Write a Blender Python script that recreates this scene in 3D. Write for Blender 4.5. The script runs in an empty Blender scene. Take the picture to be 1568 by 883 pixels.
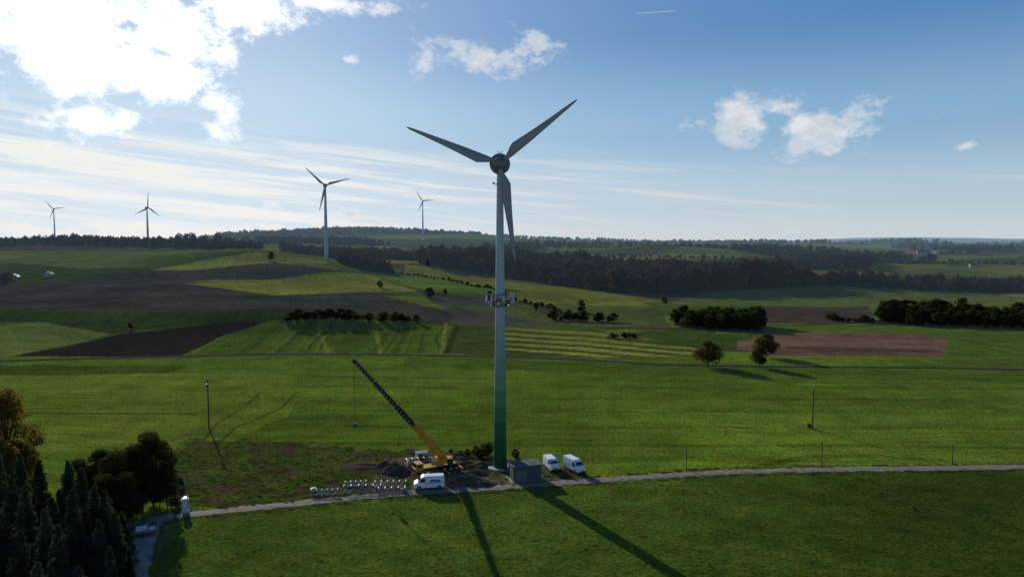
import bpy, math, random
import numpy as np
from mathutils import Vector, Matrix
random.seed(3); rng=np.random.default_rng(3)
F=1045.0; CAMH=48.0; P=math.radians(3.8); cP,sP=math.cos(P),math.sin(P)
scene=bpy.context.scene
R=math.radians
# ------------------------------------------------------------ terrain height
DS=np.array([200,300,450,650,850,1100,1500,2200,3500,6000,9000,14000.])
COL={-500:[0,0,4,12,26,44,46,48,55,60,70,60],
0:[0,0,4,12,26,45,42,44,46,48,60,60],
230:[0,0,5,18,33,45,42,44,50,52,60,60],
390:[0,0,4,17,35,38,40,62,86,60,60,60],
500:[0,0,3,12,24,28,40,70,104,70,60,60],
640:[0,0,0,4,14,22,34,68,106,70,60,60],
760:[0,0,-3,-2,6,20,32,50,78,60,60,60],
900:[0,0,-4,-4,1,16,31,40,58,54,60,60],
1080:[0,0,-4,-5,0,15,34,37,42,56,70,60],
1330:[0,0,-3,-4,0,10,21,35,36,44,116,60],
1568:[0,0,-2,-3,0,9,24,34,38,48,96,60],
2100:[0,0,0,0,4,14,24,36,42,50,90,60]}
US=np.array(sorted(COL)); TB=np.array([COL[k] for k in US],float)
nu,nl=261,201
ug=np.linspace(-500,2100,nu); lg=np.linspace(math.log(200),math.log(14000),nl)
tmp=np.array([np.interp(lg,np.log(DS),TB[i]) for i in range(len(US))])
G0=np.array([np.interp(ug,US,tmp[:,j]) for j in range(nl)]).T
def blur(a,ax,s):
    r=int(3*s); k=np.exp(-0.5*(np.arange(-r,r+1)/s)**2); k/=k.sum()
    pad=[(0,0),(0,0)]; pad[ax]=(r,r); b=np.pad(a,pad,mode='edge')
    return np.apply_along_axis(lambda v:np.convolve(v,k,mode='valid'),ax,b)
G0=blur(blur(G0,0,4.5),1,2.6)
def sstep(a,b,x):
    t=np.clip((x-a)/(b-a),0,1); return t*t*(3-2*t)
BUMPS=[(-118,392,80,34,7.5),(-330,385,120,42,6.0),(120,520,90,45,4.5),(-20,640,70,45,5),(-230,700,70,45,7),(300,760,120,60,7),(-330,830,110,50,8),(-60,2500,160,300,18),(-900,2700,300,300,14),(900,2600,300,260,14),(1700,3000,350,300,18),(330,1500,130,110,9),(700,1500,160,120,10),(-520,1150,90,120,6),(-760,1180,120,120,5),(-60,930,80,60,7),(560,1050,120,70,7)]
def H(x,y):
    x=np.asarray(x,float); y=np.asarray(y,float)
    yy=np.maximum(y,60.0)
    u=np.clip(784+F*x/yy,-500,2100); l=np.log(np.clip(yy,200,13999))
    fu=(u+500)/2600*(nu-1); fl=(l-lg[0])/(lg[-1]-lg[0])*(nl-1)
    i=np.clip(fu.astype(int),0,nu-2); j=np.clip(fl.astype(int),0,nl-2)
    a=fu-i; b=fl-j
    z=G0[i,j]*(1-a)*(1-b)+G0[i+1,j]*a*(1-b)+G0[i,j+1]*(1-a)*b+G0[i+1,j+1]*a*b
    z=z+sstep(300,520,y)*(2.0*np.sin(x/97+1)*np.sin(y/83)+1.1*np.sin(x/41+y/57))
    z=z+sstep(1100,2600,y)*(6*np.sin(x/330+0.5)*np.sin(y/290)+4*np.sin(x/140+y/250))
    z=z+sstep(6000,8500,y)*(14*np.sin(x/900+1)+8*np.sin(x/410+2))
    z=z+0.25*np.sin(x/31+0.7)*np.sin(y/26)*sstep(160,200,y)
    for bx,by,sx,sy,h in BUMPS: z=z+h*np.exp(-((x-bx)/sx)**2-((y-by)/sy)**2)
    return z
def hz(x,y): return float(H(x,y))
def survey(px,py):
    """ground point seen along a bearing (terrain intersection)"""
    a=(px-784)/F; b=(441.5-py)/F
    dx,dy,dz=a,cP+b*sP,-sP+b*cP
    t=20.*1.01**np.arange(0,655)
    below=np.where(CAMH+dz*t<H(dx*t,dy*t))[0]
    if len(below)==0: return (dx*13000,dy*13000)
    k=below[0]; lo,hi=t[max(k-1,0)],t[k]
    for _ in range(22):
        m=(lo+hi)/2
        if CAMH+dz*m<hz(dx*m,dy*m): hi=m
        else: lo=m
    return (dx*hi,dy*hi)
def W(u,d): return ((u-784)/F*d,d)
# ------------------------------------------------------------ numpy noise
_perm=rng.random((256,256))
def vnoise(x,y):
    xi=np.floor(x).astype(int); yi=np.floor(y).astype(int); a=x-xi; b=y-yi
    a=a*a*(3-2*a); b=b*b*(3-2*b)
    g=lambda i,j:_perm[i&255,j&255]
    return g(xi,yi)*(1-a)*(1-b)+g(xi+1,yi)*a*(1-b)+g(xi,yi+1)*(1-a)*b+g(xi+1,yi+1)*a*b
def fbm(x,y,o=4):
    s=0;w=.5;t=0
    for k in range(o):
        s=s+w*vnoise(x*2**k+17*k,y*2**k+31*k); t+=w; w*=.5
    return s/t
def inpoly(x,y,poly):
    r=np.zeros(x.shape,bool); n=len(poly)
    for i in range(n):
        x1,y1=poly[i]; x2,y2=poly[(i+1)%n]
        if y1==y2: continue
        c=((y1>y)!=(y2>y))&(x<(x2-x1)*(y-y1)/(y2-y1)+x1)
        r^=c
    return r
def linedist(x,y,pl):
    d=np.full(x.shape,1e9)
    for (x1,y1),(x2,y2) in zip(pl[:-1],pl[1:]):
        vx,vy=x2-x1,y2-y1; t=np.clip(((x-x1)*vx+(y-y1)*vy)/(vx*vx+vy*vy+1e-9),0,1)
        d=np.minimum(d,np.hypot(x-x1-t*vx,y-y1-t*vy))
    return d
def SP(pts): return [survey(*p) for p in pts]
# ------------------------------------------------------------ node helpers
def newmat(name):
    m=bpy.data.materials.new(name); m.use_nodes=True; nt=m.node_tree
    b=nt.nodes['Principled BSDF']; return m,nt,b
def N(nt,t,**kw):
    n=nt.nodes.new(t)
    for k,v in kw.items(): setattr(n,k,v)
    return n
def mth(nt,op,a,b=None,c=None,clamp=False):
    n=nt.nodes.new('ShaderNodeMath'); n.operation=op; n.use_clamp=clamp
    for i,v in enumerate((a,b,c)):
        if v is None: continue
        if isinstance(v,(int,float)): n.inputs[i].default_value=v
        else: nt.links.new(v,n.inputs[i])
    return n.outputs[0]
def mixc(nt,f,a,b,bt='MIX'):
    n=nt.nodes.new('ShaderNodeMix'); n.data_type='RGBA'; n.blend_type=bt
    for s,v in ((n.inputs[0],f),(n.inputs[6],a),(n.inputs[7],b)):
        if isinstance(v,(int,float)): s.default_value=v
        elif isinstance(v,tuple): s.default_value=(*v,1) if len(v)==3 else v
        else: nt.links.new(v,s)
    return n.outputs[2]
def noise_tex(nt,vec,scale,detail=4,rough=.55):
    n=nt.nodes.new('ShaderNodeTexNoise'); n.inputs['Scale'].default_value=scale
    n.inputs['Detail'].default_value=detail; n.inputs['Roughness'].default_value=rough
    if vec is not None: nt.links.new(vec,n.inputs['Vector'])
    return n.outputs['Fac']
def maprange(nt,v,a,b,c,d,smooth=False):
    n=nt.nodes.new('ShaderNodeMapRange'); 
    if smooth: n.interpolation_type='SMOOTHSTEP'
    nt.links.new(v,n.inputs[0])
    for i,q in enumerate((a,b,c,d)): n.inputs[i+1].default_value=q
    return n.outputs[0]
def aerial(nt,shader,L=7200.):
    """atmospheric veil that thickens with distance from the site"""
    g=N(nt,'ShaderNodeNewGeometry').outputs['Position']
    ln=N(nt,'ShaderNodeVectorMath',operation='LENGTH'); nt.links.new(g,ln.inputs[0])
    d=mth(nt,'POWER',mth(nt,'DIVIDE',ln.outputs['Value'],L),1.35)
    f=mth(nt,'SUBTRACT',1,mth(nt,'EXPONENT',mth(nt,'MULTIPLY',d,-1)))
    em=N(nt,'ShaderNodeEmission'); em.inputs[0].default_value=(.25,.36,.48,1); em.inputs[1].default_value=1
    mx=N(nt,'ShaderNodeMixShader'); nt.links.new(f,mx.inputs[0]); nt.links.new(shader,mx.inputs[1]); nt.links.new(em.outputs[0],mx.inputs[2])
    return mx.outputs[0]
def simple(name,col,rough=.6,metal=0.,var=.15,scale=3.,spec=.4,bump=0.,air=False):
    m,nt,b=newmat(name)
    g=N(nt,'ShaderNodeNewGeometry').outputs['Position']
    f=noise_tex(nt,g,scale,5,.6)
    k=maprange(nt,f,.3,.7,1-var,1+var)
    cmb=N(nt,'ShaderNodeVectorMath',operation='SCALE'); cmb.inputs[0].default_value=col
    nt.links.new(k,cmb.inputs['Scale']); nt.links.new(cmb.outputs[0],b.inputs['Base Color'])
    b.inputs['Roughness'].default_value=rough; b.inputs['Metallic'].default_value=metal
    b.inputs['Specular IOR Level'].default_value=spec
    if bump:
        bn=N(nt,'ShaderNodeBump'); bn.inputs['Distance'].default_value=bump
        nt.links.new(f,bn.inputs['Height']); nt.links.new(bn.outputs[0],b.inputs['Normal'])
    if air: nt.links.new(aerial(nt,b.outputs[0]),nt.nodes['Material Output'].inputs[0])
    return m
def leafmat(name,c1,c2,tr=.35,scale=.6,air=False):
    m=bpy.data.materials.new(name); m.use_nodes=True; nt=m.node_tree; nt.nodes.clear()
    o=N(nt,'ShaderNodeOutputMaterial'); g=N(nt,'ShaderNodeNewGeometry').outputs['Position']
    oi=N(nt,'ShaderNodeObjectInfo').outputs['Random']
    f=noise_tex(nt,g,scale,2,.7)
    f2=mth(nt,'ADD',maprange(nt,f,.35,.65,-.2,.7),mth(nt,'MULTIPLY',oi,.4),clamp=True)
    c=mixc(nt,f2,c1,c2)
    d=N(nt,'ShaderNodeBsdfDiffuse'); t=N(nt,'ShaderNodeBsdfTranslucent')
    nt.links.new(c,d.inputs[0]); nt.links.new(c,t.inputs[0])
    mx=N(nt,'ShaderNodeMixShader'); mx.inputs[0].default_value=tr
    nt.links.new(d.outputs[0],mx.inputs[1]); nt.links.new(t.outputs[0],mx.inputs[2])
    nt.links.new(aerial(nt,mx.outputs[0]) if air else mx.outputs[0],o.inputs[0])
    return m
# ------------------------------------------------------------ mesh builder
class MB:
    def __init__(s): s.v=[];s.f=[];s.m=[]
    def add(s,vs,fs,mat=0):
        o=len(s.v); s.v+=[tuple(p) for p in vs]; s.f+=[tuple(i+o for i in f) for f in fs]; s.m+=[mat]*len(fs)
    def box(s,c,size,mat=0,rot=None):
        hx,hy,hz_=[q/2 for q in size]; vs=[]
        for z in (-hz_,hz_):
            for x,y in ((-hx,-hy),(hx,-hy),(hx,hy),(-hx,hy)): vs.append(Vector((x,y,z)))
        if rot is not None: vs=[rot@v for v in vs]
        c=Vector(c); vs=[v+c for v in vs]
        s.add(vs,[(3,2,1,0),(4,5,6,7),(0,1,5,4),(1,2,6,5),(2,3,7,6),(3,0,4,7)],mat)
    def tube(s,p0,p1,r0,r1=None,n=8,mat=0,cap=True):
        r1=r0 if r1 is None else r1
        p0=Vector(p0);p1=Vector(p1); d=(p1-p0)
        if d.length<1e-6: return
        d.normalize(); a=d.orthogonal().normalized(); b=d.cross(a); vs=[]
        for p,r in((p0,r0),(p1,r1)):
            for i in range(n):
                t=2*math.pi*i/n; vs.append(p+a*(r*math.cos(t))+b*(r*math.sin(t)))
        fs=[(i,(i+1)%n,n+(i+1)%n,n+i) for i in range(n)]
        if cap: fs+=[tuple(range(n))[::-1],tuple(range(n,2*n))]
        s.add(vs,fs,mat)
    def revolve(s,prof,axis='Z',n=24,mat=0,origin=(0,0,0)):
        vs=[];o=Vector(origin)
        for h,r in prof:
            for i in range(n):
                t=2*math.pi*i/n; c,q=r*math.cos(t),r*math.sin(t)
                vs.append(o+(Vector((c,q,h)) if axis=='Z' else Vector((c,h,-q)) if axis=='Y' else Vector((h,c,q))))
        fs=[]
        for k in range(len(prof)-1):
            for i in range(n):
                j=(i+1)%n; fs.append((k*n+i,k*n+j,(k+1)*n+j,(k+1)*n+i))
        s.add(vs,fs,mat)
    def prism(s,prof,w,mat=0,axis='Y',taper=None):
        n=len(prof); vs=[]
        for sg in(-1,1):
            for x,z in prof:
                ww=w/2*(taper(z) if taper else 1); vs.append((x,sg*ww,z))
        fs=[tuple(range(n)),tuple(range(2*n-1,n-1,-1))]+[(i,n+i,n+(i+1)%n,(i+1)%n) for i in range(n)]
        s.add(vs,fs,mat)
    def quad(s,a,b,c,d,mat=0): s.add([a,b,c,d],[(0,1,2,3)],mat)
    def obj(s,name,mats,loc=(0,0,0),rz=0,parent=None,smooth=False,bevel=0,scale=1):
        me=bpy.data.meshes.new(name); me.from_pydata(s.v,[],s.f); me.update()
        for m in mats: me.materials.append(m)
        me.polygons.foreach_set('material_index',s.m)
        if smooth: me.polygons.foreach_set('use_smooth',[True]*len(s.f))
        o=bpy.data.objects.new(name,me); scene.collection.objects.link(o)
        o.location=loc; o.rotation_euler=(0,0,rz); o.scale=(scale,)*3
        if parent: o.parent=parent
        if bevel:
            b=o.modifiers.new('bevel','BEVEL'); b.width=bevel; b.segments=2; b.limit_method='ANGLE'
        return o
def empty(name,loc=(0,0,0)):
    e=bpy.data.objects.new(name,None); e.location=loc; scene.collection.objects.link(e); return e
# ------------------------------------------------------------ terrain mesh
NR,NC=1000,1250
ang=np.linspace(-R(62),R(62),NC)
rr=np.concatenate([[15],np.exp(np.linspace(math.log(112),math.log(13500),NR-1))])
RR,AA=np.meshgrid(rr,ang,indexing='ij')
X=(RR*np.sin(AA)).ravel(); Y=(RR*np.cos(AA)-30).ravel(); Z=H(X,Y)
GB=np.array([.088,.150,.013]); GY=np.array([.165,.19,.026]); GD=np.array([.050,.088,.010]); GM=np.array([.078,.115,.022])
SOIL=np.array([.085,.066,.040]); DSOIL=np.array([.034,.034,.023]); BR=np.array([.112,.074,.048]); WOOD=np.array([.014,.018,.010])
C=np.tile(GB,(len(X),1)); RW=np.zeros((len(X),3)); RW[:,1]=1; RW[:,2]=.35
far=np.where(Y>300)[0]
ns=800
sd=np.exp(rng.uniform(math.log(300),math.log(9000),ns)); su=rng.uniform(-600,2200,ns)
sx=(su-784)/F*sd; sy=sd
pal=[GB*1.0,GM,GY*.85,GD,GM*.7,SOIL*.7,GB*.7,GM*1.1,GD*.7,GD*1.1,GY*.7,DSOIL*1.6]
pc=np.array([pal[i] for i in rng.integers(0,len(pal),ns)])
pr=rng.uniform(-.5,.5,ns)
fu_=np.arctan2(X[far],Y[far])*6; fl_=np.log(Y[far])*5.0+0.25*np.sin(fu_*1.3)
su_=np.arctan2(sx,sy)*6; sl_=np.log(sy)*5.0
best=np.full(len(far),1e9); bi=np.zeros(len(far),int)
for k in range(ns):
    q=np.abs(fu_-su_[k])*1.0+np.abs(fl_-sl_[k]+(fu_-su_[k])*pr[k]*.6)*1.9
    w=q<best; best[w]=q[w]; bi[w]=k
C[far]=pc[bi]*.85; RW[far,0]=np.cos(pr[bi]*4); RW[far,1]=np.sin(pr[bi]*4); RW[far,2]=.3
def paint(pts,col,rows=None,st=.3,world=False,nz=0,edge=2.,mott=.3):
    poly=pts if world else SP(pts)
    xs=[p[0] for p in poly]; ys=[p[1] for p in poly]
    b=np.where((X>min(xs)-5)&(X<max(xs)+5)&(Y>min(ys)-5)&(Y<max(ys)+5))[0]
    jx=(vnoise(X[b]/9,Y[b]/9)-.5)*edge; 
    m=b[inpoly(X[b]+jx,Y[b]+jx,poly)]
    C[m]=np.array(col)*(1+mott*2*(fbm(X[m]/38+3,Y[m]/30,4)-.5))[:,None]
    if rows is not None: RW[m]=(math.cos(rows),math.sin(rows),st)
    return m
def line(pts,col,w,a=1,world=False):
    pl=pts if world else SP(pts)
    xs=[p[0] for p in pl]; ys=[p[1] for p in pl]
    b=np.where((X>min(xs)-w)&(X<max(xs)+w)&(Y>min(ys)-w)&(Y<max(ys)+w))[0]
    d=linedist(X[b],Y[b],pl); k=(np.clip(1-(d/w)**2,0,1)*a)[:,None]
    C[b]=C[b]*(1-k)+np.array(col)*k
paint([(-200,430),(0,438),(130,424),(235,414),(300,432),(420,452),(560,446),(690,478),(690,497),(410,492),(330,494),(170,510),(75,495),(-200,500)],DSOIL*1.0,.3,.25,mott=.7)  # ploughed field, its soil colour also darkened to stand in for cloud shadow
paint([(-200,472),(0,470),(150,476),(300,480),(440,478),(440,492),(330,494),(170,510),(75,495),(-200,500)],GD*.48,.3,.3,mott=.6)
paint([(-200,498),(75,493),(172,511),(0,548),(-200,560)],GM*1.15,1.4)
paint([(-200,560),(0,547),(180,512),(330,494),(412,491),(350,520),(280,545),(0,556)],SOIL*.2,.5,.2)
paint([(280,543),(345,512),(412,491),(495,490),(700,500),(680,540),(560,543)],GB*.72,0.1,.55)
paint([(500,491),(510,540),(580,542),(600,495)],GB*.58,0.1,.4)
for xa,xb in ((488,503),(575,583),(683,676)): line([(xa,493),(xb,541)],GY,1.4,.6)
paint([(680,540),(700,498),(800,500),(1000,520),(1080,535),(1060,553),(760,545)],GM*.6,2.2,.5)
for k in range(5):
    y0=500+k*8
    paint([(770,y0),(900,y0+8),(1080,y0+26),(1075,y0+29),(890,y0+12),(765,y0+3)],GY*(.8+.08*k),2.2,.2)
paint([(235,416),(310,402),(400,400),(520,414),(525,420),(420,428),(330,428),(270,432)],DSOIL*1.1,.3)
paint([(230,413),(300,400),(395,386),(500,400),(500,404),(390,404),(300,414)],GY*.9,.3)
paint([(285,434),(420,428),(560,420),(620,430),(640,446),(560,447),(420,452)],GY*.85,.5)
paint([(505,400),(600,420),(760,425),(760,450),(640,445),(560,418)],GB*.9,.4)
paint([(620,405),(700,415),(830,437),(960,450),(1000,470),(860,465),(760,440),(620,418)],GY*.7,.4)
paint([(640,446),(700,452),(800,462),(860,486),(840,497),(700,497),(690,478)],DSOIL*1.6,.4)
paint([(700,470),(860,465),(1010,470),(1030,500),(900,500),(760,480)],GM*.75,.2,.3)
paint([(1000,470),(1080,445),(1450,442),(1568,455),(1800,460),(1800,468),(1330,468),(1170,468)],GM*.9,.2,.3)
paint([(1170,470),(1330,468),(1340,495),(1170,495)],SOIL*.6,.2,.3)
paint([(1168,497),(1568,503),(1900,510),(1900,560),(1450,556),(1450,515),(1210,508)],GB*.68,.2,.3)
paint([(1130,522),(1200,510),(1330,509),(1455,518),(1440,558),(1300,556),(1180,545),(1128,534)],BR,1.45,.5)
paint([(1200,530),(1440,536),(1440,541),(1205,535)],BR*.6,1.45,.3)
paint([(1000,505),(1130,512),(1128,534),(1080,535),(960,512)],GD*.7,.3,.3)
paint([(20,400),(45,385),(232,384),(222,408),(120,412)],GM*.9,.3)
paint([(-200,415),(20,402),(120,413),(230,410),(232,416),(0,436),(-200,440)],GD*.55,.3)
line([(640,446),(690,452),(800,462),(870,488)],GD*.3,3,.8); line([(700,498),(683,540)],GD*.3,2,.8); line([(0,438),(130,424),(235,414)],GD*.3,3,.8)
line([(1170,469),(1450,470),(1568,467)],GD*.4,3,.7); line([(1168,497),(1330,499)],GD*.4,2.5,.8); line([(870,500),(1000,521),(1080,534)],GD*.35,2,.7); line([(75,493),(172,511)],GD*.4,1.6,.7)
m=np.where((Y<300)&(Y>-100)&(survey(784,546)[1]>Y))[0]
f1=fbm(X[m]/60,Y[m]/45,4)[:,None]; C[m]=GB*(.55+.85*f1)
RW[m]=(0.06,1,.32)
paint([(-300,560),(450,575),(440,640),(300,690),(-300,700)],GB*.8+GY*.2,1.5,.3,edge=5)
paint([(-300,556),(300,560),(250,572),(-300,580)],GB*.5,1.5,.25,edge=5)
paint([(620,547),(760,549),(1060,558),(1568,569),(1900,575),(1900,590),(1300,580),(900,572),(620,560)],GB*.72,1.5,.3,edge=7)
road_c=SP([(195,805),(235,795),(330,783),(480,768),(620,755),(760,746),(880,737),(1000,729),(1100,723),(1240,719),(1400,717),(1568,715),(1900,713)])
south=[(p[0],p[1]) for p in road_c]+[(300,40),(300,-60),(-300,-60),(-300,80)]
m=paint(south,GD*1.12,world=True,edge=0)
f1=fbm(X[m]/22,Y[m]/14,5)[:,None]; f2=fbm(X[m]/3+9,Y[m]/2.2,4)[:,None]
cloud_shade=1-.45*sstep(5,70,X[m]+(Y[m]-100)*-.5)[:,None]  # cloud shade painted into the grass colour, deepening to the near right
C[m]=GD*(.45+.7*f1+.75*f2)*cloud_shade
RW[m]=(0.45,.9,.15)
sitep=SP([(250,700),(290,672),(420,676),(600,690),(740,690),(860,715),(900,734),(620,756),(280,785),(252,740)])
b=np.where((X>-100)&(X<30)&(Y>115)&(Y<190))[0]
ins=inpoly(X[b]+(vnoise(X[b]/4,Y[b]/4)-.5)*6,Y[b]+(vnoise(X[b]/3+9,Y[b]/3)-.5)*6,sitep); b=b[ins]
f=fbm(X[b]/4,Y[b]/1.8,5); k=np.clip((f-.47)*7,0,1)[:,None]; g=fbm(X[b]/1.6+5,Y[b]/1.1,3)[:,None]
C[b]=(GD*(.45+.8*g))*(1-k)+(SOIL*np.array([.60,.58,.5])*(.4+1.2*g))*k; RW[b,2]=.1
pad_=SP([(590,700),(700,695),(800,700),(900,732),(770,745),(690,752),(560,750)])
b=np.where((X>-40)&(X<30)&(Y>125)&(Y<170))[0]; b=b[inpoly(X[b],Y[b],pad_)]
f=fbm(X[b]/3,Y[b]/3,5); k=np.clip((f-.42)*6,0,1)[:,None]; C[b]=C[b]*(1-k)+np.array([.11,.09,.066])*k
line([(-100,630),(50,632),(180,633),(300,633)],GD*.3,.8)
line([(300,690),(330,650),(380,618),(400,600)],GD*.4,.6,.8); line([(320,694),(360,655),(430,625),(455,600)],GD*.4,.6,.8)
line([(265,675),(295,660),(318,655),(340,650)],SOIL,1.2,.6)
line([(1130,723),(1180,708),(1230,698),(1330,695),(1420,703),(1560,712)],GD*.45,.6,.8)
line([(1150,721),(1195,708),(1240,701),(1330,698),(1420,706)],GD*.45,.5,.8)
line([(255,790),(262,812),(250,830),(240,860)],SOIL*1.2,.8,.7)
for yy in (578,592,608,628,652,680):
    line([(455,yy-2),(700,yy),(1000,yy+1),(1300,yy+1),(1568,yy+1+(yy-560)*.03)],GD*.7,.6,.6)
    line([(455,yy),(700,yy+2),(1000,yy+3),(1300,yy+3),(1568,yy+3+(yy-560)*.03)],GD*.7,.6,.6)
F_main=SP([(640,402),(700,411),(780,424),(850,437),(950,449),(1080,446),(1230,440),(1240,433),(1080,425),(950,414),(820,401),(700,396)])
F_wedge=SP([(500,392),(560,400),(605,419),(570,416),(520,402)])
F_clump=SP([(1028,497),(1060,504),(1165,509),(1169,500),(1100,494),(1040,491)])
F_right=SP([(1335,494),(1400,499),(1568,504),(1750,508),(1750,498),(1568,493),(1400,489),(1340,490)])
F_r2=SP([(1235,437),(1350,440),(1568,447),(1750,450),(1750,444),(1568,441),(1350,434),(1240,432)])
F_ridgeL=[W(-400,1080),W(100,1060),W(225,1040),W(395,960),W(400,1100),W(230,1200),W(-400,1220)]
F_mid2=[W(430,1130),W(520,1040),W(640,1020),W(700,960),W(760,980),W(760,1100),W(640,1180),W(520,1230),W(430,1230)]
F_r3=[W(1130,1050),W(1210,980),W(1330,1010),W(1340,1090),W(1220,1130),W(1120,1120)]
F_r4=[W(1440,1750),W(1530,1750),W(1530,1850),W(1440,1850)]
F_l5=[W(-300,600),W(0,600),W(20,630),W(-300,640)]
F_hill=[W(330,2300),W(420,2400),W(560,2600),W(640,2500),W(740,2600),W(740,3200),W(500,3300),W(330,3100)]
F_hill2=[W(420,1650),W(520,1600),W(600,1650),W(560,1800),W(430,1780)]
woods=[F_main,F_wedge,F_clump,F_right,F_r2,F_ridgeL,F_mid2,F_r3,F_r4,F_l5,F_hill,F_hill2]
for w in woods: paint(w,WOOD,world=True,edge=0)
bfar=np.where(Y>1150)[0]; fw=fbm(X[bfar]/300+5,Y[bfar]/420+3,3)
farw=bfar[fw>.60]; C[farw]=WOOD*1.2
C=np.clip(C,0.003,1)
n=len(X); me=bpy.data.meshes.new('terrain')
me.vertices.add(n); me.vertices.foreach_set('co',np.stack([X,Y,Z],1).ravel())
idx=np.arange(n).reshape(NR,NC)
q=np.stack([idx[:-1,:-1],idx[:-1,1:],idx[1:,1:],idx[1:,:-1]],-1).reshape(-1,4)[:,::-1]
me.loops.add(q.size); me.loops.foreach_set('vertex_index',q.ravel().astype(np.int32))
me.polygons.add(len(q)); me.polygons.foreach_set('loop_start',np.arange(0,q.size,4,dtype=np.int32))
me.update(calc_edges=True); me.validate()
me.polygons.foreach_set('use_smooth',np.ones(len(q),bool))
a=me.attributes.new('field','FLOAT_COLOR','POINT'); a.data.foreach_set('color',np.concatenate([C,np.ones((n,1))],1).ravel())
a=me.attributes.new('rows','FLOAT_VECTOR','POINT'); a.data.foreach_set('vector',RW.ravel())
terrain=bpy.data.objects.new('terrain',me); scene.collection.objects.link(terrain)
m,nt,bs=newmat('fields')
pos=N(nt,'ShaderNodeNewGeometry').outputs['Position']
at=N(nt,'ShaderNodeAttribute',attribute_name='field').outputs['Color']
rw=N(nt,'ShaderNodeAttribute',attribute_name='rows').outputs['Vector']
sep=N(nt,'ShaderNodeSeparateXYZ'); nt.links.new(rw,sep.inputs[0]); sp=N(nt,'ShaderNodeSeparateXYZ'); nt.links.new(pos,sp.inputs[0])
s=mth(nt,'ADD',mth(nt,'MULTIPLY',sep.outputs[0],sp.outputs[0]),mth(nt,'MULTIPLY',sep.outputs[1],sp.outputs[1]))
wob=noise_tex(nt,pos,.02,1); s=mth(nt,'ADD',s,mth(nt,'MULTIPLY',wob,14))
cmb=N(nt,'ShaderNodeCombineXYZ'); nt.links.new(mth(nt,'MULTIPLY',s,.4),cmb.inputs[0])
nt.links.new(mth(nt,'MULTIPLY',sp.outputs[0],.012),cmb.inputs[1])
nst=noise_tex(nt,cmb.outputs[0],1.0,4,.8)
stripe=maprange(nt,nst,.32,.68,-1,1)
k1=mth(nt,'ADD',1,mth(nt,'MULTIPLY',stripe,sep.outputs[2]))
n1=maprange(nt,noise_tex(nt,pos,1.3,4,.85),.33,.67,.3,1.7)
n2=maprange(nt,noise_tex(nt,pos,.09,4,.65),.3,.7,.72,1.28)
vo=N(nt,'ShaderNodeTexVoronoi'); vo.inputs['Scale'].default_value=.5; nt.links.new(pos,vo.inputs['Vector'])
spk=maprange(nt,vo.outputs['Distance'],.10,.28,.55,1.0,True)
k=mth(nt,'MAXIMUM',mth(nt,'MULTIPLY',mth(nt,'MULTIPLY',mth(nt,'MULTIPLY',k1,n1),n2),spk),.05)
vm=N(nt,'ShaderNodeVectorMath',operation='SCALE'); nt.links.new(at,vm.inputs[0]); nt.links.new(k,vm.inputs['Scale'])
yl=mixc(nt,1.0,vm.outputs[0],(1.4,1.04,1.0),'MULTIPLY')
nt.links.new(mixc(nt,maprange(nt,noise_tex(nt,pos,.25,4,.7),.42,.62,0,1),vm.outputs[0],yl),bs.inputs['Base Color']); bs.inputs['Roughness'].default_value=1; bs.inputs['Specular IOR Level'].default_value=.0
bn=N(nt,'ShaderNodeBump'); bn.inputs['Distance'].default_value=.45; bn.inputs['Strength'].default_value=.85
nt.links.new(noise_tex(nt,pos,1.2,5,.75),bn.inputs['Height']); nt.links.new(bn.outputs[0],bs.inputs['Normal'])
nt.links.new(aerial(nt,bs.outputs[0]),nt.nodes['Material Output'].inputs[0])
me.materials.append(m)
# ------------------------------------------------------------ roads
def resample(pl,step):
    out=[Vector(pl[0])]
    pts=[Vector(p) for p in pl]; pts=[pts[0]*2-pts[1]]+pts+[pts[-1]*2-pts[-2]]
    for i in range(1,len(pts)-2):
        p0,p1,p2,p3=pts[i-1:i+3]; nn=max(1,int((p2-p1).length/step))
        for k in range(1,nn+1):
            t=k/nn; out.append(.5*((2*p1)+(p2-p0)*t+(2*p0-5*p1+4*p2-p3)*t*t+(3*p1-p0-3*p2+p3)*t**3))
    return out
def road(name,pl,w,mat,lift=.03,step=1.2,jag=.25,cols=5):
    c=resample(pl,step); vs=[];fs=[]
    for i,p in enumerate(c):
        d=(c[min(i+1,len(c)-1)]-c[max(i-1,0)]).normalized(); nrm=Vector((-d.y,d.x))
        for j in range(cols):
            t=(j/(cols-1)-.5)*w
            if j in(0,cols-1): t+=random.uniform(-jag,jag)
            q=p+nrm*t; vs.append((q.x,q.y,hz(q.x,q.y)+lift+(.04*(1-abs(2*j/(cols-1)-1)))))
    for i in range(len(c)-1):
        for j in range(cols-1):
            a=i*cols+j; fs.append((a,a+cols,a+cols+1,a+1))
    mb=MB(); mb.add(vs,fs); return mb.obj(name,[mat],smooth=True)
m_gravel=simple('gravel',(.19,.165,.135),.9,var=.5,scale=.9,bump=.05,spec=.05)
m_track=simple('track_gravel',(.24,.21,.18),.9,var=.45,scale=.9,bump=.05,spec=.05)
m_asph=simple('asphalt',(.06,.06,.058),.9,var=.2,scale=.4,spec=.0)
road('farm_road',road_c,2.7,m_gravel,jag=.35)
road('gravel_track',SP([(262,791),(240,798),(226,815),(216,850),(208,890),(203,930)]),3.0,m_track,lift=.05,jag=.35)
road('country_road',SP([(-200,562),(0,553),(120,549),(290,545),(450,542),(600,543),(760,546),(900,551),(1000,557),(1200,561),(1440,563),(1568,566),(1900,572)]),3.0,m_asph,lift=.2,step=4,jag=0)
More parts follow.
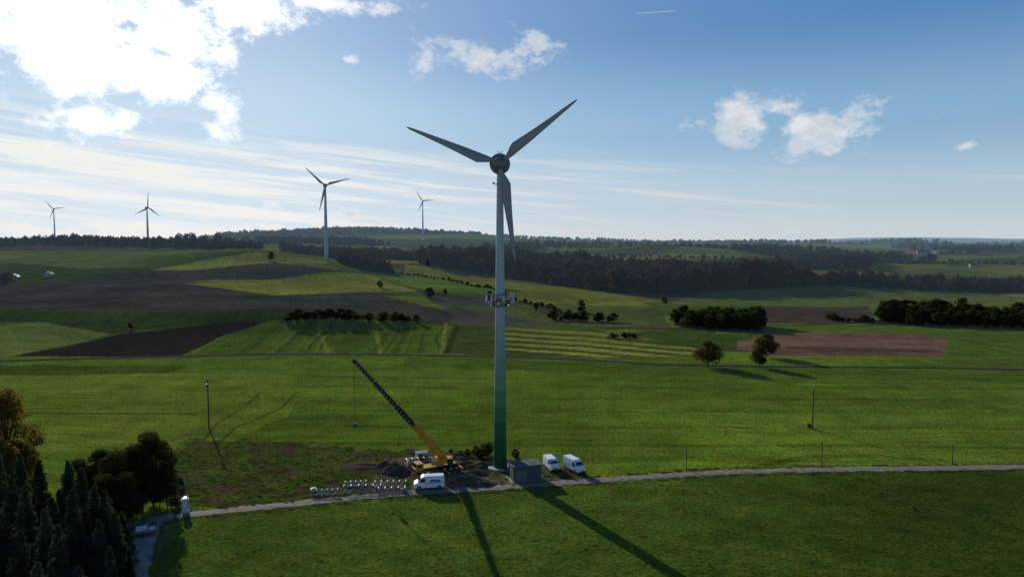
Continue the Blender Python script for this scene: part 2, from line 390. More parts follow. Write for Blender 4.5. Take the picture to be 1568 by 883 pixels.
# ------------------------------------------------------------ leaf clouds & trees
def quads_mesh(name,P_,size,mats,trunk=None,asp=1.0,up=None):
    n=len(P_); nrm=rng.normal(size=(n,3)); 
    if up is not None: nrm=nrm*np.array([1,1,.6])+np.array([0,0,up])
    nrm/=np.linalg.norm(nrm,axis=1)[:,None]
    t=rng.normal(size=(n,3)); t-=nrm*(t*nrm).sum(1)[:,None]; t/=np.linalg.norm(t,axis=1)[:,None]
    bq=np.cross(nrm,t); s_=(size*rng.uniform(.6,1.3,n))[:,None]
    t=t*s_*asp; bq=bq*s_/asp
    V=np.stack([P_-t,P_-bq*.8,P_+t,P_+bq*.8],1).reshape(-1,3)
    fs=[tuple(range(4*i,4*i+4)) for i in range(n)]
    mb=trunk or MB(); o=len(mb.v); mb.v+=[tuple(v) for v in V.tolist()]; mb.f+=[tuple(i+o for i in f) for f in fs]; mb.m+=[1]*n
    me=bpy.data.meshes.new(name); me.from_pydata(mb.v,[],mb.f); me.update()
    for m_ in mats: me.materials.append(m_)
    me.polygons.foreach_set('material_index',mb.m); return me
def broadleaf(name,h,w,nleaf,leaf,mats,clumps=26,base=.25,trunk_r=.3):
    mb=MB(); pts=[]; z0=h*base
    mb.tube((0,0,-.4),(0,0,z0*1.2),trunk_r,trunk_r*.75,8); mb.tube((0,0,z0*1.2),(.2,.1,h*.75),trunk_r*.75,trunk_r*.15,6)
    per=nleaf//clumps
    for i in range(clumps):
        t=rng.uniform(0,1); a=i*2.4+rng.uniform(-.4,.4); 
        zz=z0+(h-z0)*(.1+.82*t); prof=math.sin(math.pi*min(1,(.18+.80*t)))**.6
        rad=w/2*prof*rng.uniform(.35,.85)
        c=np.array([rad*math.cos(a),rad*math.sin(a),zz]); cr=w*rng.uniform(.11,.2)
        mb.tube((0,0,z0+(zz-z0)*.45),tuple(c),trunk_r*.3,trunk_r*.08,5)
        d=rng.normal(size=(per,3)); d/=np.linalg.norm(d,axis=1)[:,None]
        r=cr*rng.uniform(.35,1.05,per)**.6
        q=c+d*r[:,None]*np.array([1.1,1.1,.8]); pts.append(q)
    return quads_mesh(name,np.concatenate(pts),leaf,mats,mb)
def spruce(name,h,w,mats,nb=30,per=38,leaf=.17):
    mb=MB(); mb.tube((0,0,-.4),(0,0,h*.97),.2,.03,7); pts=[]
    lv=np.linspace(.06,.99,nb)
    for t in lv:
        L=w/2*(1-t)**.8+.12; k=int(7+7*(1-t))
        for j in range(k):
            a=rng.uniform(0,6.28); l=L*rng.uniform(.7,1.12); zz=h*t+rng.uniform(-.2,.2)
            e=(l*math.cos(a),l*math.sin(a),zz-l*.28)
            mb.tube((0,0,zz),e,.035,.01,3,cap=False)
            s_=rng.uniform(.1,1,per)**.8; 
            q=np.stack([s_*e[0],s_*e[1],zz-l*.28*s_+.05],1)+rng.normal(size=(per,3))*np.array([.16,.16,.10])*(.5+l*.35)
            pts.append(q)
    return quads_mesh(name,np.concatenate(pts),leaf,mats,mb,asp=1.5,up=.6)
bark=simple('bark',(.06,.045,.035),.95,var=.3,scale=4)
lf_dark=leafmat('leaf_dark',(.022,.036,.010),(.058,.066,.020))
lf_dull=leafmat('leaf_dull',(.028,.038,.013),(.085,.075,.024))
lf_oak=leafmat('leaf_oak',(.04,.045,.013),(.095,.070,.020))
lf_gold=leafmat('leaf_gold',(.05,.055,.014),(.22,.14,.028),.45)
lf_fir=leafmat('spruce_needles',(.020,.036,.022),(.075,.098,.055),.3)
lf_bush=leafmat('leaf_bush',(.030,.048,.012),(.07,.075,.024))
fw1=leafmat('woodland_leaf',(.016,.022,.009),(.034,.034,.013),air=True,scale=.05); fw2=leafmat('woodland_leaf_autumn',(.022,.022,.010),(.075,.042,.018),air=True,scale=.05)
far_meshes=[broadleaf('woodland_tree',13,12,460,.85,[bark,l],17,.02,.25) for l in (fw1,fw2,fw1,fw2)]
med_meshes=[broadleaf('hedge_tree',10,8.5,1500,.38,[bark,l],22,.06,.22) for l in (lf_dark,lf_dull,lf_dark)]
bush_meshes=[broadleaf('bush',3,3.6,900,.2,[bark,l],14,.03,.08) for l in (lf_bush,lf_dark,lf_dull)]
def put(me,name,x,y,s,parent=None,sz=None,dz=0):
    o=bpy.data.objects.new(name,me); scene.collection.objects.link(o)
    o.location=(x,y,hz(x,y)+dz); o.rotation_euler=(0,0,random.uniform(0,6.28)); o.scale=(s,s,sz or s)
    if parent: o.parent=parent
    return o
def fill(name,poly,spacing,hs,meshes,cap=700):
    xs=[p[0] for p in poly]; ys=[p[1] for p in poly]
    e=empty(name); A=abs(sum(poly[i][0]*poly[(i+1)%len(poly)][1]-poly[(i+1)%len(poly)][0]*poly[i][1] for i in range(len(poly))))/2
    n=min(cap,int(A/spacing**2))
    xx=rng.uniform(min(xs),max(xs),n*40); yy=rng.uniform(min(ys),max(ys),n*40); k=np.where(inpoly(xx,yy,poly))[0][:n]
    for i in k:
        s=random.uniform(*hs)*(.8+.5*float(vnoise(np.array([xx[i]/40]),np.array([yy[i]/40]))[0])); put(random.choice(meshes),'crown',xx[i],yy[i],s,e,s*random.uniform(.8,1.2))
    return e
fill('woodland',F_main,7.8,(1.1,1.6),far_meshes,1500)
fill('woodland',F_wedge,6.5,(.6,.95),far_meshes,400)
fill('woodland',F_clump,4.5,(.7,1.1),med_meshes,260)
fill('woodland',F_right,4.5,(.75,1.1),med_meshes,300)
fill('woodland',F_r2,7,(.6,1.0),far_meshes,400)
fill('woodland',F_ridgeL,11,(.6,1.0),far_meshes,700)
fill('woodland',F_mid2,11,(.7,1.0),far_meshes,600)
fill('woodland',F_r3,10,(.7,1.0),far_meshes,350)
fill('woodland',F_r4,11,(.8,1.0),far_meshes,150)
fill('woodland',F_l5,6,(.4,.6),far_meshes,150)
fill('woodland',F_hill,19,(1.0,1.3),far_meshes,900)
fill('woodland',F_hill2,13,(.8,1.0),far_meshes,200)
cand=farw[(Y[farw]<4500)&(np.abs(X[farw])<Y[farw]*.95)]
wgt=Y[cand]**1.0; wgt/=wgt.sum()
e=empty('distant_woodland')
for i in rng.choice(cand,1900,p=wgt):
    s=random.uniform(.8,1.2)*(1+.25*(Y[i]>2200)); put(random.choice(far_meshes),'crown',X[i],Y[i],s*1.3,e,s)
def hedge(name,pl,sp,hs,meshes,jit=1.5):
    e=empty(name); c=resample(pl,sp)
    for p in c:
        s=random.uniform(*hs)*(random.choice((1,1,.7,1.25))); put(random.choice(meshes),'shrub',p.x+random.uniform(-jit,jit),p.y+random.uniform(-jit,jit),s*1.3,e,s*.85)
hedge('hedgerow',SP([(440,490),(520,489),(635,494)]),1.8,(.3,.6),med_meshes,2.5)
hedge('hedgerow',SP([(600,417),(700,432),(770,449),(830,470),(880,487)]),4.5,(.15,.4),med_meshes,3)
hedge('hedgerow',SP([(850,489),(900,492),(930,492)]),2.2,(.5,.9),med_meshes,4)
hedge('hedgerow',SP([(935,518),(975,517)]),1.6,(.2,.35),med_meshes)
hedge('hedgerow',SP([(1270,491),(1335,495)]),2.2,(.3,.55),med_meshes)
hedge('hedgerow',[W(1100,1500),W(1300,1450),W(1500,1500)],9,(.5,.8),far_meshes,5)
hedge('hedgerow',[W(760,1700),W(980,1600),W(1180,1650)],11,(.5,.8),far_meshes,5)
hedge('hedgerow',[W(800,1250),W(900,1200),W(1000,1260),W(1120,1230)],8,(.4,.7),far_meshes,5)
hedge('hedgerow',[W(1330,1200),W(1450,1150),W(1568,1180),W(1700,1200)],8,(.4,.7),far_meshes,5)
for px,py,s in ((660,455,.8),(655,407,.7),(582,441,.7),(820,475,.6),(200,504,.35),(415,398,.9),(1018,466,.6),(750,458,.7),(682,451,.5),(655,449,.5),(890,478,.9)):
    x,y=survey(px,py); put(random.choice(med_meshes),'field_tree',x,y,s)
oaks=[broadleaf('oak_tree',10.5,11,6500,.23,[bark,lf_oak],40,.18,.35) for _ in range(2)]
x,y=survey(1084,561); put(oaks[0],'oak_tree',x,y,1.0,sz=.92)
x,y=survey(1163,562); put(oaks[1],'oak_tree',x,y,.66,sz=.78)
x,y=survey(1174,546); put(oaks[0],'oak_tree',x,y,.95,sz=.9)
spr=[spruce('spruce_tree',15,6.2,[bark,lf_fir]),spruce('spruce_tree',13,6.6,[bark,lf_fir]),spruce('spruce_tree',16,6,[bark,lf_fir],32)]
for i,(px,d,s) in enumerate(((20,92,.95),(62,95,.9),(95,90,.92),(130,97,.85),(160,93,.8),(45,104,.9),(90,106,.9),(10,84,.9),(135,88,.72),(70,83,.85),(172,99,.62),(110,100,.9),(-30,90,1.0),(35,78,.8),(-60,100,1.0),(180,90,.45),(100,80,.7),(150,84,.6),(0,98,.9),(75,100,.85),(115,93,.7),(50,88,.85),(150,101,.75),(-20,104,1.0),(15,112,.85),(128,80,.5),(165,86,.4),(145,95,.85))):
    x,y=W(px,d); put(spr[i%3],'spruce_tree',x,y,s)
decs=[broadleaf('broadleaf_tree',14,9,11000,.17,[bark,l],44,.06,.25) for l in (lf_dark,lf_dull)]
for i,(px,d,s) in enumerate(((222,124,.98),(196,121,.85),(243,123,.55),(165,118,.85),(140,124,.72),(180,112,.7),(110,120,.7),(232,121,.5),(205,120,.8),(150,112,.7))):
    x,y=W(px,d); put(decs[0 if i%3 else 1],'broadleaf_tree',x,y,s)
gold=broadleaf('autumn_tree',21,12,15000,.19,[bark,lf_gold],52,.08,.35)
for px,d,s in ((-4,128,.98),(-70,120,1.05),(14,122,.6),(-20,116,.7)):
    x,y=W(px,d); put(gold,'autumn_tree',x,y,s)
for px,py,s in ((745,698,1.1),(730,697,.7),(716,697,.5),(737,702,.7),(704,697,.4),(790,700,.6),(1400,780,.2),(1240,655,.4),(610,725,.3),(275,745,.6),(265,760,.7),(270,775,.6),(262,730,.7),(258,715,.5),(850,724,.25),(895,730,.25),(690,694,.35)):
    x,y=survey(px,py); put(random.choice(bush_meshes),'bush',x,y,s)
# ------------------------------------------------------------ rough grass tussocks along verges and on the waste ground
tb=MB(); 
tp=rng.normal(size=(70,3))*np.array([.28,.28,.0]); 
for p in tp:
    h=random.uniform(.25,.6); a=random.uniform(0,6.28); dx,dy=math.cos(a)*.05,math.sin(a)*.05; lx,ly=random.uniform(-.15,.15),random.uniform(-.15,.15)
    tb.add([(p[0]-dx,p[1]-dy,0),(p[0]+dx,p[1]+dy,0),(p[0]+lx,p[1]+ly,h)],[(0,1,2)],0)
m_tus=leafmat('rough_grass_blades',(.055,.080,.018),(.15,.13,.045),.4,scale=.8)
tus=bpy.data.meshes.new('tussock'); tus.from_pydata(tb.v,[],tb.f); tus.materials.append(m_tus)
e=empty('rough_grass')
def tuss(x,y,s):
    o=bpy.data.objects.new('tussock',tus); scene.collection.objects.link(o); o.location=(x,y,hz(x,y)-.03); o.rotation_euler=(0,0,random.uniform(0,6.3)); o.scale=(s,s,s*random.uniform(.6,1.1)); o.parent=e
rc=resample(road_c,.9)
for i,p in enumerate(rc[:-1]):
    if p.x>125: break
    d=(rc[i+1]-p).normalized(); nrm=Vector((-d.y,d.x))
    for sg in(-1,1):
        if random.random()<.75 and not(sg>0 and -30<p.x<16): q_=p+nrm*sg*random.uniform(1.6,2.6); tuss(q_.x,q_.y,random.uniform(.4,1.0))
xx=rng.uniform(-95,25,9000); yy=rng.uniform(115,185,9000); kk=inpoly(xx,yy,sitep)&(fbm(xx/4,yy/1.8,5)<.5)
for i in np.where(kk)[0][:900]: tuss(xx[i],yy[i],random.uniform(.3,.9))
# ------------------------------------------------------------ wind turbines
m_blade=simple('blade_grp',(.14,.165,.17),.45,var=.06,scale=.6)
m_nac=simple('nacelle_grp',(.08,.10,.105),.4,var=.1,scale=.8)
m_metal=simple('galvanised_steel',(.22,.23,.24),.5,metal=.4,var=.15,scale=4)
m_darkm=simple('dark_steel',(.04,.042,.045),.5,var=.2,scale=4)
m,nt,bs=newmat('tower_paint'); tc=N(nt,'ShaderNodeTexCoord').outputs['Object']; s3=N(nt,'ShaderNodeSeparateXYZ'); nt.links.new(tc,s3.inputs[0])
cr=N(nt,'ShaderNodeValToRGB'); nt.links.new(maprange(nt,s3.outputs[2],0,34,0,1),cr.inputs[0]); cr.color_ramp.interpolation='CONSTANT'
els=cr.color_ramp.elements; els[0].color=(.008,.075,.018,1); els[1].position=.90; els[1].color=(.26,.33,.34,1)
for p_,c_ in ((.2,(.018,.115,.040,1)),(.3,(.04,.165,.075,1)),(.4,(.075,.215,.12,1)),(.5,(.11,.255,.165,1)),(.6,(.15,.28,.21,1)),(.7,(.19,.30,.25,1)),(.8,(.225,.315,.29,1))):
    e_=els.new(p_); e_.color=c_
v=N(nt,'ShaderNodeMapping'); v.inputs['Scale'].default_value=(2,2,.15); nt.links.new(tc,v.inputs[0])
nt.links.new(mixc(nt,.5,cr.outputs[0],mixc(nt,1.0,cr.outputs[0],mixc(nt,noise_tex(nt,v.outputs[0],1,5,.7),(.4,.42,.4),(1.3,1.3,1.3)),'MULTIPLY')),bs.inputs['Base Color']); bs.inputs['Roughness'].default_value=.5; bs.inputs['Specular IOR Level'].default_value=.3
m_tower=m
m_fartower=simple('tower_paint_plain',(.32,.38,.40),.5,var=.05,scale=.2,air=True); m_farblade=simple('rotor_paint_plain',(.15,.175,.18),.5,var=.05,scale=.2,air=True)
def blade(mb,theta,R_,hub,y0,mat,maxc,root):
    rad=Vector((math.cos(theta),0,math.sin(theta))); per=Vector((-math.sin(theta),0,math.cos(theta)))
    st=[(.03,root,1,0),(.09,root,1,0),(.15,maxc*.75,.55,.15),(.22,maxc,.3,.25),(.35,maxc*.86,.22,.2),(.5,maxc*.68,.18,.17),(.7,maxc*.47,.16,.13),(.88,maxc*.3,.15,.1),(.97,maxc*.19,.15,.08),(1,maxc*.05,.15,.05)]
    n=12; vs=[]
    for t,c,th,off in st:
        tw=R(22)*(1-t)**2; 
        for k in range(n):
            a=2*math.pi*k/n; cx=math.cos(a)*c/2-off*c; ty=math.sin(a)*c/2*th*(1 if th==1 else (1+.35*math.cos(a)))
            u_=cx*math.cos(tw)-ty*math.sin(tw); w_=cx*math.sin(tw)+ty*math.cos(tw)
            vs.append(hub+rad*(R_*t)+per*(-u_)+Vector((0,y0+w_,0)))
    fs=[(i*n+k,i*n+(k+1)%n,(i+1)*n+(k+1)%n,(i+1)*n+k) for i in range(len(st)-1) for k in range(n)]+[tuple(range(len(st)*n-n,len(st)*n))]
    mb.add(vs,fs,mat)
bx,by=survey(766,716)
def smooth_angle(o,ang=35):
    for p in o.data.polygons: p.use_smooth=True
    try: o.data.set_sharp_from_angle(angle=R(ang))
    except Exception: pass
turb=empty('wind_turbine',(bx,by,hz(bx,by)))
mb=MB(); HB=64.3
zs=[0]+[3.4*i for i in range(1,19)]
rad_=lambda z:1.45-(1.45-.66)*(z/63)**.9
prof=[(-.5,1.45)]
for z in zs[1:]:
    prof+= [(z-.05,rad_(z)),(z-.045,rad_(z)+.035),(z+.045,rad_(z)+.035),(z+.05,rad_(z))]
prof+=[(62.3,.66),(62.5,.9),(63.0,.9),(63.0,0)]
mb.revolve(prof,n=40); o=mb.obj('tower',[m_tower],parent=turb); smooth_angle(o)
mb=MB(); mb.revolve([(-.2,2.6),(.25,2.6),(.35,2.4),(.35,0)],n=32); mb.obj('foundation',[simple('concrete',(.3,.29,.27),.9)],parent=turb)
mb=MB(); 
mb.box((1.0,-1.16,1.5),(.9,.3,2.1),0,Matrix.Rotation(R(35),3,'Z')); mb.box((1.35,-1.5,.35),(1.3,1.2,.15),0,Matrix.Rotation(R(35),3,'Z'))
mb.obj('door',[m_darkm],parent=turb)
mb=MB(); hub=Vector((0,0,HB))
mb.revolve([(-3.6,0),(-3.55,.45),(-3.3,.85),(-2.7,1.25),(-1.9,1.5),(-1.5,1.55),(-1.5,1.95),(-1.4,2.1),(-.5,2.15),(-.35,2.0),(.2,1.95),(1.5,1.7),(3,1.25),(4.2,.7),(4.6,0)],axis='Y',n=36,origin=hub)
for k in range(18):
    a=2*math.pi*k/18; mb.box((2.1*math.cos(a),-.95,HB+2.1*math.sin(a)),(.10,.8,.14),0,Matrix.Rotation(-a,3,'Y'))
mb.tube((0,1.2,HB+1.5),(0,1.2,HB+3.1),.05,.04,6,1); mb.tube((-.45,1.2,HB+2.6),(.45,1.2,HB+2.6),.03,.03,5,1)
mb.box((-.45,1.2,HB+2.75),(.14,.14,.25),1); mb.box((.45,1.2,HB+2.75),(.14,.3,.2),1); mb.box((0,1.6,HB+1.95),(.5,.6,.4),1)
o=mb.obj('nacelle',[m_nac,m_darkm],parent=turb); smooth_angle(o)
for k,th in enumerate((39,159,279)):
    mb=MB(); blade(mb,R(th),20.4,hub,-2.2,0,2.15,.95); o=mb.obj('blade_%d'%(k+1),[m_blade],parent=turb); smooth_angle(o,50)
mb=MB(); pz=36.2
def ring(mb,z,r,t=.05,n=20,mat=0):
    p=[Vector((r*math.cos(2*math.pi*i/n),r*math.sin(2*math.pi*i/n),z)) for i in range(n)]
    for i in range(n): mb.tube(p[i],p[(i+1)%n],t,t,5,mat,cap=False)
ring(mb,pz-1.3,2.0,.09); ring(mb,pz,2.5,.07); ring(mb,pz+1.1,2.5,.045); ring(mb,pz+.55,2.5,.035)
mb.revolve([(pz-.12,1.0),(pz-.12,2.45),(pz-.02,2.45),(pz-.02,1.0)],n=24)
for i in range(10):
    a=2*math.pi*i/10; c_,s_=math.cos(a),math.sin(a); mb.tube((2.5*c_,2.5*s_,pz-1.3 if i%2 else pz),(2.5*c_,2.5*s_,pz+1.15),.05,.05,5)
    mb.tube((1.0*c_,1.0*s_,pz-1.5),(2.5*c_,2.5*s_,pz),.07,.07,5)
for a,rr_,h_ in ((10,3.0,2.0),(60,2.9,1.4),(120,3.0,2.0),(172,3.1,2.1),(200,2.9,1.3),(235,3.0,1.8),(285,2.9,1.3),(325,3.1,2.1),(350,2.8,1.2)):
    a=R(a); c_,s_=math.cos(a),math.sin(a); mb.box((rr_*c_,rr_*s_,pz+.3),(.22,.4,h_),1,Matrix.Rotation(a,3,'Z')); mb.tube((rr_*c_*.8,rr_*s_*.8,pz+.3),(rr_*c_,rr_*s_,pz+.3),.05,.05,5)
    mb.tube((rr_*.93*c_,rr_*.93*s_,pz-.8),(rr_*.93*c_,rr_*.93*s_,pz+1.5),.045,.045,5)
for a,z_ in ((265,pz-.7),(215,pz-.5),(310,pz+.7)):
    a=R(a); d=Vector((math.cos(a),math.sin(a),0)); mb.tube(d*2.6+Vector((0,0,z_)),d*2.95+Vector((0,0,z_)),.35,.35,14,1)
mb.tube((3.2,0,pz+.4),(3.2,0,pz+2.6),.03,.02,5); mb.tube((-3.3,0,pz),(-3.3,0,pz+2.2),.03,.02,5)
mb.obj('antenna_platform',[m_darkm,simple('antenna_plastic',(.3,.32,.33),.5)],parent=turb)
mb=MB(); ring(mb,60.2,1.0,.06,14); mb.box((-1.3,-.3,60.4),(.5,.25,.3)); mb.box((1.2,-.3,60.2),(.3,.25,.3)); mb.tube((-1.3,-.3,60.2),(-.5,-.2,60.2),.05,.05,5)
mb.obj('warning_light_bracket',[m_darkm],parent=turb)
def far_turbine(u,d,hubz,Rb,th0,yaw):
    x,y=W(u,d); z=hz(x,y); e=empty('wind_turbine',(x,y,z)); hh=hubz-z; s_=Rb/20.4
    mb=MB(); mb.revolve([(-2,1.6*s_),(hh*.5,1.2*s_),(hh-2*s_,.75*s_),(hh-1*s_,.8*s_)],n=20); smooth_angle(mb.obj('tower',[m_fartower],parent=e))
    mb=MB(); hb=Vector((0,0,hh)); mb.revolve([(-3.6*s_,0),(-3.3*s_,.7*s_),(-1.6*s_,1.3*s_),(-1.4*s_,1.6*s_),(-.2*s_,1.6*s_),(2*s_,1.3*s_),(4*s_,.5*s_),(4.2*s_,0)],axis='Y',n=20,origin=hb)
    for k in range(3): blade(mb,R(th0+120*k),Rb,hb,-2.2*s_,0,2.0*s_,1.1*s_)
    o=mb.obj('rotor_nacelle',[m_farblade],parent=e,rz=yaw); smooth_angle(o,50)
far_turbine(500,907,123.5,34,17,R(12)); far_turbine(648,1900,164,33,5,R(15)); far_turbine(228,1400,120,32,87,R(62)); far_turbine(86,2000,147,31,10,R(20))
# ------------------------------------------------------------ vans
m_white=simple('white_paint',(.74,.76,.78),.3,var=.05,scale=.8,spec=.5); m_glass=simple('dark_glass',(.015,.02,.025),.08,var=.05,spec=.8)
m_rub=simple('rubber',(.02,.02,.02),.8); m_plast=simple('black_plastic',(.03,.03,.032),.6); m_lamp=simple('lamp_glass',(.6,.6,.58),.15); m_red=simple('red_lens',(.4,.02,.02),.3); m_hub=simple('wheel_steel',(.3,.3,.31),.4,metal=.5)
m_blue=simple('blue_livery',(.05,.15,.3),.4)
def wheel(mb,x,y,r,w,m0,m1,sgn):
    mb.tube((x,y-w/2,r),(x,y+w/2,r),r,r,18,m0); mb.tube((x,y+sgn*w/2,r),(x,y+sgn*(w/2+.02),r),r*.55,r*.5,12,m1)
def van(px,py,rz,livery=False,L=6.0,Hh=2.65):
    x,y=survey(px,py); e=empty('delivery_van',(x,y,hz(x,y)+.03)); e.rotation_euler=(0,0,rz); sx=L/6; 
    prof=[(-3,.42),(-3,2.3),(-2.93,Hh-.08),(-2.8,Hh),(.95,Hh),(1.3,Hh-.12),(1.55,Hh-.3),(2.12,1.62),(2.2,1.55),(2.85,1.28),(2.98,1.1),(3.02,.8),(3.0,.42)]
    tp=lambda z:1.0 if z<1.5 else 1-.13*(z-1.5)/(1.2)
    mb=MB(); mb.prism([(a*sx,b_) for a,b_ in prof],2.0,0,taper=tp); mb.obj('body',[m_white],parent=e,bevel=.07)
    mb=MB(); yw=lambda z:1.0*tp(z)
    mb.quad((2.14*sx,-.84,1.66),(2.14*sx,.84,1.66),(1.60*sx+.0,.76,Hh-.34),(1.60*sx,-.76,Hh-.34),0)
    for i in range(len(mb.v)): mb.v[i]=(mb.v[i][0]+.035,mb.v[i][1],mb.v[i][2]+.025)
    for sg in(-1,1):
        f=lambda X_,Z_:(X_*sx,sg*(yw(Z_)+.012),Z_)
        mb.quad(f(1.95,1.6),f(.75,1.55),f(.75,2.25),f(1.42,2.3),0)
        mb.quad(f(.68,1.5),f(.64,.6),f(.66,.6),f(.70,2.3),1); mb.quad(f(-.6,.6),f(-.58,.6),f(-.58,2.4),f(-.6,2.4),1)
        mb.quad(f(-2.8,1.28),f(.6,1.28),f(.6,1.34),f(-2.8,1.34),1)
        if livery: mb.quad(f(-2.4,1.5),f(-.2,1.5),f(-.2,2.0),f(-2.0,2.0),4)
        mb.box((1.75*sx,sg*1.18,1.75),(.12,.2,.36),1); mb.box((2.86*sx,sg*.72,1.12),(.3,.34,.22),2); mb.box((-3.0*sx,sg*.88,1.3),(.06,.14,.5),3)
        for wx in (-1.95,1.95):
            wheel(mb,wx*sx,sg*.88,.36,.24,5,6,sg); mb.revolve([(sg*(1.004),0),(sg*(1.006),.45)],axis='Y',n=20,mat=1,origin=(wx*sx,0,.42))
    for sg in(-1,1): mb.box((-3.015*sx,sg*.45,1.85),(.02,.62,.5),0)
    mb.box((3.0*sx,0,.55),(.14,1.9,.3),1); mb.box((3.02*sx,0,.9),(.05,.9,.16),1); mb.box((-3.03*sx,0,.5),(.12,1.9,.2),1); mb.box((0,0,.38),(5.6*sx,1.7,.16),1)
    mb.obj('trim',[m_glass,m_plast,m_lamp,m_red,m_blue,m_rub,m_hub],parent=e)
van(657,747,math.pi+R(8),True); van(879,720,R(-62)); van(844,717,R(-72),L=5.2,Hh=2.4)
# ------------------------------------------------------------ transformer hut
m_hut=simple('green_hut_paint',(.05,.08,.065),.6,var=.2,scale=1.5); m_roof=simple('hut_roof',(.10,.11,.105),.9,var=.3,scale=1,spec=.1)
x,y=survey(804,736); hut=empty('transformer_station',(x,y+1.8,hz(x,y))); hut.rotation_euler=(0,0,R(16))
mb=MB(); mb.box((0,0,1.5),(6,3.4,3.0),0)
mb.obj('walls',[m_hut],parent=hut,bevel=.04)
mb=MB(); mb.box((0,0,3.1),(6.5,3.9,.2)); mb.box((-1.6,.3,3.28),(.9,.9,.16)); mb.box((1.5,-.2,3.25),(.7,.7,.1)); mb.obj('roof',[m_roof],parent=hut,bevel=.03)
mb=MB()
for dx in(-1.9,-.75): mb.box((dx,-1.72,1.15),(1.05,.05,2.1),0); mb.box((dx+.4,-1.76,1.1),(.06,.05,.25),1)
for k in range(9): mb.box((1.5,-1.73,.5+k*.2),(1.6,.06,.1),0,Matrix.Rotation(R(25),3,'X'))
for k in range(6): mb.box((3.02,0,.8+k*.2),(.06,1.4,.1),0)
mb.box((-3.02,0,1.1),(.05,1.0,2.1),0)
mb.obj('doors',[simple('hut_door',(.10,.13,.12),.5),m_metal],parent=hut)
mb=MB(); mb.box((0,0,.06),(7.2,4.8,.12)); mb.obj('slab',[simple('hut_slab',(.2,.19,.17),.9)],parent=hut)
# ------------------------------------------------------------ mobile crane
m_yel=simple('crane_yellow',(.40,.21,.02),.65,var=.2,spec=.15); m_cgrey=simple('crane_grey',(.33,.33,.32),.5,var=.2)
m_bd=simple('boom_dark',(.022,.021,.018),.8,var=.3,spec=.1)
cx,cy=survey(668,722); crane=empty('mobile_crane',(cx,cy,hz(cx,cy)+.05))
mb=MB(); rot=Matrix.Rotation(R(28),3,'Z')
def rb(c,s_,m_): mb.box(rot@Vector(c),s_,m_,rot)
rb((0,0,1.15),(9.5,1.3,.5),3); rb((-.5,0,1.5),(9,2.4,.15),0)
rb((-4.0,0,1.75),(1.5,2.4,1.7),0); rb((-4.76,0,2.1),(.04,2.0,.8),2); rb((-4.1,-1.21,2.1),(.9,.03,.7),2); rb((-4.1,1.21,2.1),(.9,.03,.7),2)
for wx in (-3.6,-2.1,1.4,2.8,4.1):
    for sg in(-1,1):
        p=rot@Vector((wx,sg*1.05,.58)); d=rot@Vector((0,sg*.28,0)); mb.tube(p-d,p+d,.58,.58,16,3); mb.tube(p+d,p+d*1.1,.3,.28,10,1)
for ox in(-2.9,4.6):
    rb((ox,0,.95),(.35,6.6,.3),0)
    for sg in(-1,1):
        p=rot@Vector((ox,sg*3.2,0)); mb.tube(p+Vector((0,0,.1)),p+Vector((0,0,1.1)),.09,.09,8,1); mb.tube(p,p+Vector((0,0,.1)),.4,.4,12,3)
mb.tube((0.6,0,1.5),(0.6,0,1.95),.9,.9,18,1)
mb.box((1.4,0,2.6),(3.6,2.2,1.1),0); mb.box((3.0,0,2.4),(1.0,2.5,1.4),3); mb.box((0,-1.35,2.7),(1.7,.9,1.6),0); mb.box((-.1,-1.81,2.95),(1.3,.03,.8),2); mb.box((-.86,-1.35,2.95),(.03,.7,.8),2)
mb.obj('carrier_and_cab',[m_yel,m_cgrey,m_glass,m_rub],parent=crane,bevel=.03)
mb=MB(); piv=Vector((1.4,0.1,3.1)); 
tipw=Vector((W(541,cy)[0]-cx,0.1,CAMH-(555-372)*cy/F-hz(cx,cy)))
bd=(tipw-piv); BL=bd.length; bd.normalize(); nn=Vector((0,1,0)); upv=bd.cross(nn).normalized()
rotb=Matrix((bd,nn,-upv)).transposed()
def seg(a,b_,w,h,m_): mb.box(piv+bd*((a+b_)/2),(b_-a,w,h),m_,rotb)
seg(-1,5.5,1.05,1.2,0); seg(5.5,9.0,.9,1.0,0); seg(9.0,9.2,1.0,1.1,2)
seg(9.2,14.5,.75,.9,3); seg(14.5,14.7,.85,1.0,2); seg(14.7,BL*.78,.62,.74,3); seg(BL*.78,BL*.78+.2,.72,.84,2); seg(BL*.78+.2,BL,.5,.6,3); seg(BL-.3,BL+.6,.5,.85,2)
k=9.6
while k<BL-.5:
    mb.box(piv+bd*k+nn*(-.385 if k<14.5 else -.32 if k<BL*.78 else -.26),(.34,.03,.24),1,rotb)
    k+=.85
mb.tube(Vector((-.6,.1,2.2)),piv+bd*5,.22,.16,10,1)
mb.tube(piv+bd*1-upv*(.8),piv+bd*BL-upv*.6,.03,.03,4,2)
tp_=piv+bd*(BL+.3); hk=Vector((tp_.x,tp_.y,CAMH-(655-372)*cy/F))
for dx in(-.12,.12): mb.tube(tp_+Vector((dx,0,0)),hk+Vector((dx,0,0)),.035,.035,4,2)
mb.box(hk,(.55,.35,.9),2); mb.tube(hk+Vector((0,0,-.4)),hk+Vector((0,0,-.8)),.08,.08,6,2); mb.box(hk+Vector((.1,0,-.95)),(.35,.12,.14),2)
mb.tube(hk+Vector((0,0,-1)),Vector((hk.x,hk.y,.6)),.02,.02,4,1)
mb.obj('boom',[m_yel,m_metal,m_darkm,m_bd],parent=crane)
